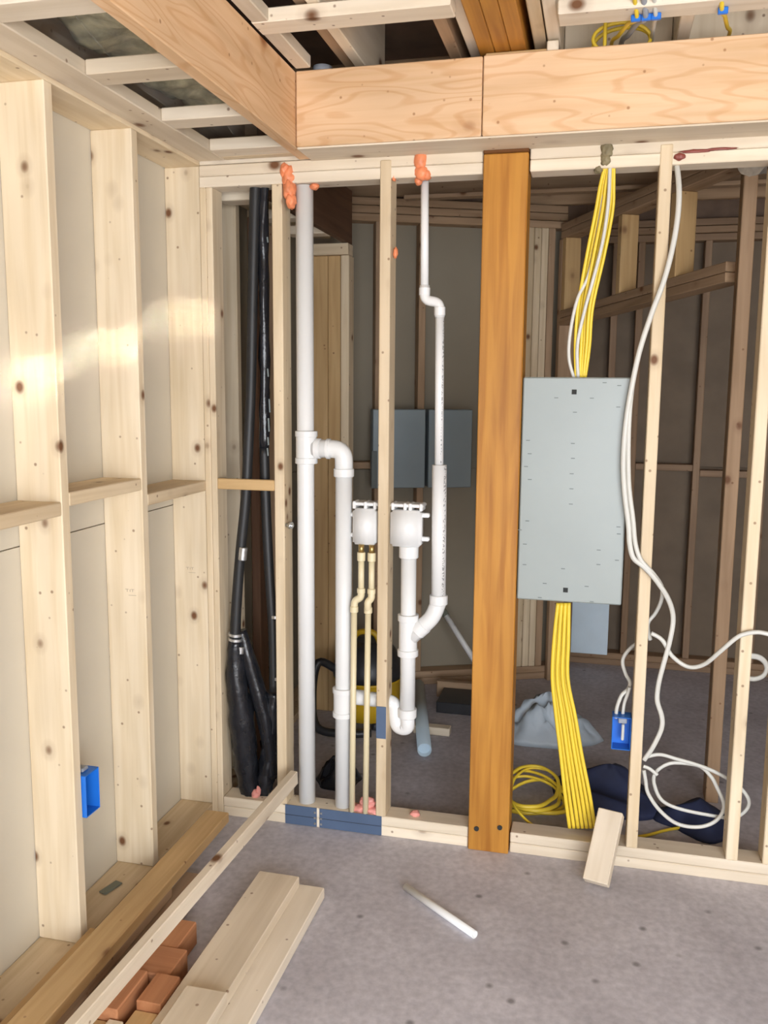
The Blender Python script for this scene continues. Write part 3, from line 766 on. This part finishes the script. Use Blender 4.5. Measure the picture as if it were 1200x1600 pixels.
spray('spray_foam', [((-0.705, 3.05, 2.130), (0.008, 0.01, 0.02))], 'foam', 'orange spray foam fleck on the side of the stud between the outlet boxes', rough=0.3)

# laundry outlet boxes seen from behind
def outlet_box(x0, x1, z0, z1, label, tabs, cuts):
    r = tag(empty('outlet_box', ((x0 + x1) / 2, PY, z0)), label, 'plumbing box', 'laundry outlet boxes')
    bm = bmesh.new()
    bmesh.ops.create_cube(bm, size=1.0)
    bmesh.ops.scale(bm, vec=(x1 - x0, 0.075, z1 - z0), verts=bm.verts)
    bmesh.ops.bevel(bm, geom=bm.edges[:], offset=0.008, segments=3, affect='EDGES')
    me = bpy.data.meshes.new('box_body'); bm.to_mesh(me); bm.free()
    for p in me.polygons: p.use_smooth = True
    me.materials.append(M['pvc'])
    link('box_body', me, 'pvc', r, ((x0 + x1) / 2, PY, (z0 + z1) / 2))
    board('top_flange', (x0 - 0.004, PY - 0.015, z1 + 0.010), (x1 + 0.004, PY + 0.055, z1 + 0.022), 'pvc', r)
    for k in cuts:
        x = x0 + (x1 - x0) * k
        board('flange_rib', (x - 0.006, PY - 0.02, z1 - 0.002), (x + 0.006, PY + 0.04, z1 + 0.0255), 'pvc', r)
    for s, z in tabs:
        xa = x1 - 0.004 if s > 0 else x0 - 0.016
        board('mounting_tab', (xa, PY - 0.01, z - 0.008), (xa + 0.02 + (0.010 if s > 0 else 0), PY + 0.012, z + 0.008), 'pvc', r, 0.004)
    return r
outlet_box(-0.852, -0.764, 1.105, 1.235, 'narrow white outlet box feeding the two cream supply pipes', ((-1, 1.135), (-1, 1.21)), (0.02, 0.5, 0.9))
outlet_box(-0.712, -0.600, 1.105, 1.235, 'wide white outlet box on top of the drain pipe with trap', ((1, 1.132), (1, 1.218)), (0.05, 0.45, 0.62, 0.97))

def supply(label, x, x2, dy):
    r = tag(empty('supply_pipe', (x2, PY, 0.08)), label, 'pipe', 'cream supply pipes')
    y = PY + dy
    tube('valve_stem', [(x, y, 1.075), (x, y, 1.106)], 0.0105, 'brass', r, seg=14)
    collar('adapter', (x, y, 1.062), (0, 0, 1), 0.015, 0.032, 'cpvc', r)
    tube('pipe', [(x, y, 0.925), (x, y, 1.05)], 0.0112, 'cpvc', r, seg=16)
    e = tube('offset_elbow', [(x, y, 0.945), (x, y, 0.908), (x2, y - (0.012 if abs(x2 - x) < .02 else 0.0), 0.897), (x2, y - 0.004, 0.855)], 0.0132, 'cpvc', r, seg=16, bend=0.02)
    collar('socket_ring', (x, y, 0.935), (0, 0, 1), 0.0152, 0.018, 'cpvc', e)
    collar('socket_ring', (x2, y - 0.004, 0.865), (0, 0, 1), 0.0152, 0.022, 'cpvc', e)
    tube('pipe', [(x2, y - 0.004, 0.87), (x2 - 0.006, y - 0.004, 0.079)], 0.0112, 'cpvc', r, seg=16)
    return r
supply('cream supply pipe with a long sideways offset, close to the white drain', -0.818, -0.843, -0.033)
supply('cream supply pipe with a short offset, close to the stud with grey nail plate', -0.779, -0.790, -0.033)

# steel nail plates
for x0, x1, lab in ((-1.113, -0.986, 'short blue grey nail plate under the tallest white pipe'), (-0.975, -0.731, 'long blue grey nail plate under the cream supply pipes')):
    o = tag(empty('nail_plate', ((x0 + x1) / 2, 3.018, 0.0)), lab, 'metal plate')
    board('plate_face', (x0, 3.0165, 0.002), (x1, 3.019, 0.079), 'plate', o, 0.0005)
    board('fold_line', (x0, 3.0155, 0.0385), (x1, 3.0164, 0.0400), 'dark', o, 0.0)
    for k in range(3):
        x = x1 - 0.007 if x1 < -0.9 else x0 + 0.007
        board('nail_tooth', (x - 0.004, 3.0150, 0.012 + k * 0.022), (x + 0.004, 3.0164, 0.020 + k * 0.022), 'zinc', o, 0.0005)
np = tag(board('nail_plate', (-0.7535, 3.0125, 0.385), (-0.7165, 3.0155, 0.508), 'plate', None, 0.0008), 'small upright grey nail plate on the stud beside the trap bend', 'metal plate')
scr = tag(empty('lag_bolt', (-1.10, 3.03, 1.163)), 'short zinc bolt sticking out of the stud beside the tallest pipe', 'bolt')
tube('bolt_shaft', [(-1.107, 3.035, 1.165), (-1.078, 3.03, 1.163)], 0.007, 'zinc', scr, seg=10)
tube('bolt_nut', [(-1.093, 3.033, 1.164), (-1.083, 3.031, 1.1635)], 0.014, 'zinc', scr, seg=6)

# ------------------------------------------------------------------ black insulated lines in the corner bay
ls = tag(empty('refrigerant_line', (-1.33, 3.07, 0.08)), 'smooth black foam sleeved line in the corner bay, bound with silver ties', 'insulated pipe')
tube('foam_sleeve', PATHS['black1'], [0.021, 0.019, 0.019, 0.0195, 0.021], 'black', ls, mode='smooth')
tube('poly_sleeve', PATHS['sl1'], [0.024, 0.040, 0.052, 0.045, 0.036], 'blackpoly', ls, mode='smooth', crumple=0.25, seed=2)
for p, l in (((-1.325, 3.06, 0.725), 0.011), ((-1.325, 3.06, 0.706), 0.011), ((-1.306, 3.06, 0.665), 0.028)):
    collar('silver_tie', p, (0.1, 0, 1), 0.028 if l < 0.02 else 0.016, l, 'foil', ls)
collar('silver_tie', (-1.285, 3.048, 1.045), (0.12, 0, 1), 0.016, 0.05, 'foil', ls)
l2 = tag(empty('refrigerant_line', (-1.19, 3.085, 0.08)), 'black line wrapped in crinkled shiny tape beside the corner bay stud', 'insulated pipe')
tube('tape_wrap', PATHS['black2'], [0.018, 0.017, 0.018, 0.019], 'blackpoly', l2, mode='smooth', crumple=0.5, seed=5)
tube('foam_sleeve', PATHS['black2b'], [0.018, 0.019, 0.018, 0.018], 'black', l2, mode='smooth')
for i, (x, z, h) in enumerate(((-1.184, 2.19, 0.02), (-1.183, 1.60, 0.05), (-1.187, 1.53, 0.05), (-1.19, 1.47, 0.03), (-1.192, 1.43, 0.03), (-1.188, 1.72, 0.03))):
    beam_between('tape_glint', (x + 0.006, 3.064, z - h / 2), (x + 0.004, 3.063, z + h / 2), 0.003, 0.006, 'slot', l2, 0.001)  # grey slivers modelled as highlights on the shiny tape
collar('silver_tie', (-1.170, 3.085, 0.80), (0, 0, 1), 0.020, 0.012, 'foil', l2)
collar('silver_tie', (-1.168, 3.09, 0.555), (0, 0, 1), 0.021, 0.012, 'foil', l2)
tube('poly_sleeve', PATHS['sl3'], [0.026, 0.034, 0.036, 0.03], 'blackpoly', l2, mode='smooth', crumple=0.55, seed=9)
l3 = tag(tube('poly_tube', PATHS['sl2'], [0.020, 0.030, 0.032, 0.028, 0.024], 'blackpoly', None, mode='smooth', crumple=0.12, seed=4), 'glossy black poly tube slanting between the two black lines', 'plastic tube')

# ------------------------------------------------------------------ electrical panel and cables
ep = tag(empty('electrical_panel', (-0.083, 3.065, 0.945)), 'pale grey steel panel box mounted beside the amber post', 'electrical panel')
board('panel_box', (-0.253, 3.019, 0.944), (0.0985, 3.112, 1.708), 'panel', ep, 0.004)
for x, z in PATHS['slots']:
    if -0.25 < x < 0.095:
        board('punched_mark', (x - 0.0065, 3.0178, z - 0.0014), (x + 0.0065, 3.0192, z + 0.0014), 'slot', ep, 0.0)
for x, z in PATHS['slotbig']:
    board('keyhole_slot', (x - 0.008, 3.0178, z - 0.008), (x + 0.008, 3.0192, z + 0.008), 'dark', ep, 0.0)

def cable(pts, mat, label, cat='cable', group=None, r=0.0058, flat=0.7, name='electric_cable'):
    return tag(tube(name, pts, r, mat, None, seg=8, mode='smooth', flat=flat), label, cat, group)
NTH = ('first', 'second', 'third', 'fourth', 'fifth', 'sixth', 'seventh')
for k in range(6):
    cable(PATHS['yt%d' % k], 'yellow', NTH[k] + ' yellow cable from the amber post in the bundle above the panel', group='yellow cables above the panel', r=0.0056)
cable(PATHS['wt0'], 'white', 'white cable lying on the yellow bundle above the panel')
cable(PATHS['wt1'], 'white', 'white cable bowing out beside the yellow bundle above the panel')
for k in range(7):
    cable(PATHS['yb%d' % k], 'yellow', NTH[k] + ' yellow cable from the amber post in the bundle below the panel', group='yellow cables below the panel', r=0.0068)
tag(blob('firestop_putty', [((-0.010, 3.018, 2.425), (0.019, 0.012, 0.025)), ((-0.014, 3.022, 2.395), (0.016, 0.014, 0.02)), ((-0.035, 3.03, 2.368), (0.014, 0.014, 0.012))], 'olive', rough=0.4), 'olive firestop putty on the top plate over the yellow bundle', 'putty')
cable(PATHS['main'], 'white', 'long white cable crossing in front of a stud beside the panel', r=0.0088)
cable(PATHS['second'], 'white', 'white cable draped along the edge of the grey panel', r=0.0078)
cable(PATHS['swag'], 'white', 'white cable sagging between two studs of the back wall', r=0.0075)
cable(PATHS['boxa'], 'white', 'white cable curling down into the open blue box', r=0.0068)
cable(PATHS['boxb'], 'white', 'short white cable end entering the open blue box', r=0.006)
cable(PATHS['loop'], 'white', 'white cable coiled in a double loop between two studs', r=0.0068)
cable(PATHS['stub'], 'white', 'short cut white cable end beside the double loop', r=0.0065)
tag(blob('red_sealant', [((0.212, 3.018, 2.392), (0.017, 0.008, 0.011))], 'redseal', rough=0.3), 'dark red sealant dab on the top plate over the white cable', 'sealant')
tag(blob('red_sealant', [((0.26, 3.0175, 2.406), (0.05, 0.003, 0.005)), ((0.33, 3.0175, 2.409), (0.05, 0.003, 0.004))], 'redseal', rough=0.5), 'dark red sealant smear along the top plate', 'sealant')

def device_box(loc, dims, label, open_axis):
    """blue plastic box, open on one side: back, four walls, nail bosses"""
    x, y, z = loc; dx, dy, dz = dims; t = 0.003
    r = tag(empty('outlet_box', (x, y, z)), label, 'electrical box')
    if open_axis == 'y':
        board('box_back', (x, y + dy - t, z), (x + dx, y + dy, z + dz), 'blue', r, 0.001)
        for a, b in (((x, y, z), (x + t, y + dy - t, z + dz)), ((x + dx - t, y, z), (x + dx, y + dy - t, z + dz)), ((x + t, y, z), (x + dx - t, y + dy - t, z + t)), ((x + t, y, z + dz - t), (x + dx - t, y + dy - t, z + dz))):
            board('box_side', a, b, 'blue', r, 0.001)
        board('cable_clamp', (x + 0.02, y + 0.02, z + dz - 0.03), (x + 0.05, y + dy - 0.01, z + dz - 0.01), 'grey', r)
        board('wire_tail', (x + 0.032, y + 0.01, z + 0.03), (x + 0.042, y + 0.03, z + dz - 0.03), 'white', r)
    else:
        board('box_back', (x, y, z), (x + t, y + dy, z + dz), 'blue', r, 0.001)
        for a, b in (((x + t, y, z), (x + dx, y + t, z + dz)), ((x + t, y + dy - t, z), (x + dx, y + dy, z + dz)), ((x + t, y + t, z), (x + dx, y + dy - t, z + t)), ((x + t, y + t, z + dz - t), (x + dx, y + dy - t, z + dz))):
            board('box_side', a, b, 'blue', r, 0.001)
        board('cable_clamp', (x + 0.01, y + 0.02, z + dz + 0.0005), (x + 0.05, y + 0.05, z + dz + 0.012), 'grey', r)
    return r
device_box((-1.478, 2.1515, 0.415), (0.070, 0.072, 0.128), 'blue plastic outlet box nailed to a stud of the exterior wall', 'x')
device_box((0.088, 3.035, 0.425), (0.064, 0.06, 0.118), 'blue plastic outlet box on the stud beside the panel, cables entering', 'y')

# coil of yellow cable on the slab behind the plate and loose ends
coil = []
for i in range(90):
    a = i / 90 * 2 * math.pi * 4.5
    rr = 0.125 + 0.02 * math.sin(i * 0.7)
    coil.append((-0.20 + rr * math.cos(a) * 1.0 + 0.02 * math.sin(i * 0.21), 3.40 + rr * 0.95 * math.sin(a), 0.012 + 0.06 * i / 90 + 0.05 * max(0, math.sin(a))))
cable(coil[::2], 'yellow', 'coil of yellow cable lying on the slab behind the amber post', r=0.0085, name='cable_coil')
cable([(-0.29, 3.32, 0.09), (-0.25, 3.20, 0.085), (-0.17, 3.14, 0.05), (-0.05, 3.135, 0.04), (0.02, 3.16, 0.03)], 'yellow', 'loose yellow cable end running past the foot of the yellow bundle', r=0.0065)
cable([(0.17, 3.22, 0.008), (0.24, 3.26, 0.008), (0.33, 3.33, 0.008), (0.46, 3.40, 0.008)], 'yellow', 'loose yellow cable lying on the slab below the double white loop', r=0.0065)
ring = [(0.62 + 0.05 * math.cos(a / 12 * 2 * math.pi), 3.55, 0.60 + 0.045 * math.sin(a / 12 * 2 * math.pi) + 0.004 * (a // 12)) for a in range(30)]
cable(ring, 'white', 'small white cable ring hanging from the far jamb stud', r=0.008)

# cables stapled under the strapping, above the header beam
def over(x0, x1, mat, label, y0=2.695, r=0.006):
    return cable([(x0 - 0.03, 2.35, 2.74), (x0 - 0.01, 2.58, 2.70), (x0, 2.66, 2.674), (x0 + 0.3 * (x1 - x0), 2.76, 2.70), (x0 + 0.7 * (x1 - x0), 2.90, 2.72), (x1, 3.0, 2.735), (x1, 3.3, 2.75)], mat, label, r=r, flat=1.0)
over(0.055, -0.01, 'yellow', 'yellow cable stapled under the strapping, bending towards the coil above the beam')
over(0.078, 0.02, 'grey', 'grey cable stapled under the strapping above the header beam', r=0.008)
over(0.105, 0.11, 'white', 'white cable stapled under the strapping above the header beam')
over(0.275, 0.335, 'yellow', 'lone yellow cable stapled under the strapping, apart from the cable trio')
cable([(-0.03, 2.94, 2.90), (-0.03, 2.93, 2.80), (-0.03, 2.935, 2.70)], 'yellow', 'short yellow cable dropping straight onto the header beam', flat=1.0)
cc = [(0.02 + 0.085 * math.cos(a / 16 * 2 * math.pi), 2.97 + 0.03 * math.sin(a / 16 * 2 * math.pi * 0.5), 2.73 + 0.045 * math.sin(a / 16 * 2 * math.pi)) for a in range(46)]
cable(cc, 'yellow', 'small yellow cable coil tucked behind the top of the header beam', flat=1.0, name='cable_coil')
for x, lab in ((0.053, 'blue staple over the yellow cable of the trio'), (0.08, 'blue staple over the grey cable'), (0.106, 'blue staple over the white cable of the trio'), (0.277, 'blue staple over the lone yellow cable')):
    s = tag(board('cable_staple', (x - 0.013, 2.648, 2.664), (x + 0.013, 2.660, 2.681), 'blue', None, 0.002), lab, 'staple', 'cable staples')
# ------------------------------------------------------------------ lumber on the slab
def lumber(name, lo, hi, mat, label, group='lumber stacked on the slab', cat='board', ry=None):
    return tag(board(name, lo, hi, mat), label, cat, group)
lumber('lumber_board', (-1.352, 0.9, 0.081), (-1.263, 2.83, 0.119), 'pine_tan', 'long tan board on top of the pile along the exterior wall')
lumber('lumber_board', (-1.405, 0.9, 0.0405), (-1.316, 2.14, 0.0785), 'pine_tan', 'tan board sandwiched under the long tan board')
lumber('lumber_board', (-1.417, 0.9, 0.001), (-1.328, 1.86, 0.039), 'pine_tan', 'tan board on the slab at the bottom of the pile by the exterior wall')
lumber('lumber_board', (-1.300, 0.9, 0.001), (-1.211, 2.55, 0.039), 'pine_old', 'dark board on the slab under the long tan board')
lumber('lumber_board', (-1.310, 0.9, 0.0405), (-1.272, 2.4, 0.0785), 'pine_old', 'narrow dark strip between the two tan boards')
stp = tag(beam_between('wood_strip', (-1.205, 1.30, 0.105), (-1.060, 2.975, 0.215), 0.030, 0.052, 'pine_w', None), 'long pale wood strip leaning on the foot of the tallest white pipe', 'wood strip')
for a, b, m, lab in (((-1.203, 2.118, 0.001), (-1.115, 2.25, 0.074), 'pine_red', 'dull reddish offcut at the far end of the offcut heap'),
                     ((-1.205, 1.996, 0.001), (-1.079, 2.116, 0.078), 'pine_red', 'wide reddish offcut butted to the dull reddish one'),
                     ((-1.205, 1.825, 0.001), (-1.131, 1.985, 0.094), 'pine_red', 'pinkish upright offcut under the long pale strip'),
                     ((-1.107, 1.875, 0.001), (-1.038, 1.99, 0.090), 'pine_red', 'dark reddish offcut beside the wide white board'),
                     ((-1.108, 1.66, 0.001), (-1.041, 1.873, 0.066), 'pine_tan', 'tan block offcut butted to the dark reddish one'),
                     ((-1.152, 1.56, 0.001), (-1.110, 1.82, 0.072), 'pine', 'pale narrow offcut between two tan ones'),
                     ((-1.207, 1.60, 0.001), (-1.154, 1.822, 0.062), 'pine_tan', 'tan offcut under the long pale strip')):
    lumber('wood_offcut', a, b, m, lab, 'offcuts in the lumber pile', 'wood offcut')
lumber('lumber_board', (-0.955, 0.9, 0.001), (-0.815, 2.575, 0.039), 'pine_w', 'white board on the slab under the wide white board')
lumber('lumber_board', (-1.035, 0.9, 0.040), (-0.895, 2.555, 0.078), 'pine_w', 'wide white board lying over a lower white board')
lumber('lumber_board', (-0.990, 0.9, 0.079), (-0.875, 1.93, 0.117), 'pine_w', 'short white board lying on the wide white board')
lb = tag(beam_between('wood_block', (0.053, 2.85, 0.024), (0.098, 3.012, 0.205), 0.085, 0.040, 'pine_w', None), 'pale wood block leaning against the bottom plate below the panel', 'wood block')
pp = tag(tube('pipe_offcut', [(-0.567, 2.688, 0.0125), (-0.305, 2.485, 0.0125)], 0.0122, 'pvc', None, seg=18, hollow=0.82), 'thin white pipe offcut lying alone on the open slab', 'pipe')
def stamp(x, y, z):
    # faded grade stamp on a stud's broad face
    r = [(-0.016, 0.008, 0.012, 0.0015), (0.004, 0.008, 0.012, 0.0015), (-0.010, 0.0, 0.002, 0.009), (0.0, 0.0, 0.002, 0.009), (0.009, 0.0, 0.002, 0.009), (-0.005, -0.012, 0.028, 0.0015)]
    for dx, dz, w, h in r:
        board('grade_stamp', (x + dx, y - 0.0004, z + dz), (x + dx + w, y + 0.0003, z + dz + h), 'ink', wl, 0.0)
stamp(-1.475, 2.55, 0.998)
stamp(-1.495, 3.03, 0.975)
sc = tag(link('shingle_scrap', box_mesh((0.075, 0.03, 0.006), 'scrap', 0.002), 'scrap', None, (XL - 0.07, 2.395, 0.0425), (0, 0, R(75))), 'grey green scrap lying on the exterior wall bottom plate', 'scrap')

# ------------------------------------------------------------------ things in the far room
fp = tag(empty('far_panel', (-0.9, 4.8, 1.11)), 'blue grey steel panel box mounted on the far wall behind the vent pipe', 'electrical panel')
fp.name = 'electrical_panel.001'
ORIG[fp.name] = Matrix.Translation(fp.location)
ang = math.atan2(CB[1] - 4.50, CB[0] + 1.56)
def on1(s, off, z):
    d = Vector((math.cos(ang), math.sin(ang), 0)); n = Vector((-d.y, d.x, 0))
    return Vector((-1.56, 4.50, 0)) + d * s + n * off + Vector((0, 0, z))
link('panel_box', box_mesh((0.285, 0.085, 0.42), 'panel_far', 0.004), 'panel_far', fp, on1(0.52, -0.09, 1.345), (0, 0, ang))
link('panel_box', box_mesh((0.24, 0.10, 0.42), 'panel_far', 0.004), 'panel_far', fp, on1(0.80, -0.085, 1.345), (0, 0, ang))
link('panel_flange', box_mesh((0.03, 0.02, 0.2), 'slot', 0.002), 'slot', fp, on1(0.385, -0.13, 1.235), (0, 0, ang))

pb = tag(tube('pipe_offcut', [(-0.712, 3.76, 0.034), (-0.915, 4.62, 0.034)], 0.033, 'pvc_blue', None, seg=20, hollow=0.88), 'pale blue pipe offcut lying on the slab of the far room', 'pipe')
vc = tag(empty('shop_vacuum', (-1.07, 4.10, 0)), 'yellow and black shop vacuum standing in the far room', 'vacuum')
lathe('tub', [(0.12, 0.045), (0.145, 0.05), (0.16, 0.12), (0.165, 0.235), (0.172, 0.24), (0.172, 0.25)], 'yellowp', vc, (-1.07, 4.10, 0))
lathe('motor_head', [(0.172, 0.251), (0.176, 0.28), (0.165, 0.33), (0.135, 0.39), (0.10, 0.42), (0.06, 0.43)], 'blackp', vc, (-1.07, 4.10, 0))
tube('handle', [(-1.14, 4.06, 0.40), (-1.12, 4.05, 0.48), (-1.02, 4.05, 0.49), (-0.99, 4.06, 0.40)], 0.014, 'yellowp', vc, bend=0.04)
tube('hose', [(-1.21, 4.0, 0.30), (-1.28, 3.95, 0.34), (-1.30, 3.92, 0.2), (-1.26, 3.86, 0.05), (-1.12, 3.86, 0.03), (-1.0, 3.90, 0.03)], 0.02, 'blackp', vc, mode='smooth')
for a in range(4):
    x, y = -1.07 + 0.115 * math.cos(a * 1.57 + 0.6), 4.10 + 0.115 * math.sin(a * 1.57 + 0.6)
    tube('caster', [(x - 0.012, y, 0.024), (x + 0.012, y, 0.024)], 0.023, 'blackp', vc, seg=12)
bs = tag(empty('broom', (-0.55, 4.6, 0)), 'pale pole leaning against the far wall with a red foot', 'broom')
tube('pole', [(-0.585, 4.62, 0.17), (-0.78, 4.70, 0.42)], 0.016, 'pvc', bs, seg=12)
tube('pole_foot', [(-0.56, 4.61, 0.135), (-0.585, 4.62, 0.17)], 0.018, 'red', bs, seg=12)
tube('pole_grip', [(-0.78, 4.70, 0.42), (-0.83, 4.72, 0.485)], 0.02, 'scrap', bs, seg=12)
tube('pole_stand', [(-0.56, 4.61, 0.0), (-0.56, 4.61, 0.14)], 0.012, 'blackp', bs, seg=8)
tag(board('lumber_board', (-0.82, 4.02, 0.001), (-0.64, 4.07, 0.04), 'pine_w'), 'short pale board lying on the far room slab beside the blue pipe', 'board')
tag(board('dark_board', (-0.76, 4.32, 0.001), (-0.40, 4.55, 0.06), 'blackp'), 'black board lying on the slab by the far wall', 'board')
tag(board('lumber_board', (-0.80, 4.555, 0.001), (-0.42, 4.60, 0.09), 'pine_old'), 'brown board lying on edge behind the black board', 'board')
tag(heap('poly_bag', (-0.18, 4.16, 0.0), 0.27, 0.17, 0.20, 'bag', 2, folds=11), 'crumpled pale blue plastic sheeting on the far room slab', 'plastic sheet')
tag(heap('tarp', (0.10, 3.56, 0.0), 0.22, 0.18, 0.13, 'navy', 5, rot=-0.5, folds=4), 'dark navy tarp heaped on the slab behind the panel', 'tarp')
tag(heap('tarp', (0.44, 3.42, 0.0), 0.17, 0.13, 0.09, 'navy', 9, rot=-0.5, folds=4), 'dark navy cloth on the slab behind the double white loop', 'tarp')
tag(link('foam_board', box_mesh((0.25, 0.025, 0.62), 'bluefoam', 0.003), 'bluefoam', None, (-0.02, 5.32, 0.392)), 'pale blue foam board standing on the far wall plate below the panel', 'foam board')
tag(heap('poly_scrap', (-1.02, 3.42, 0.0), 0.10, 0.10, 0.11, 'blackpoly', 11, folds=14), 'crumpled shiny black plastic on the slab behind the tallest pipe', 'plastic scrap')
fd = tag(empty('foil_duct', (0.50, 3.9, 2.4)), 'shiny foil duct up between the far joists by the jamb stud', 'duct')
tube('duct_body', [(0.50, 3.58, 2.50), (0.56, 3.68, 2.53), (0.68, 3.72, 2.54)], 0.055, 'foil', fd, mode='smooth', crumple=0.12, seed=3, seg=20)
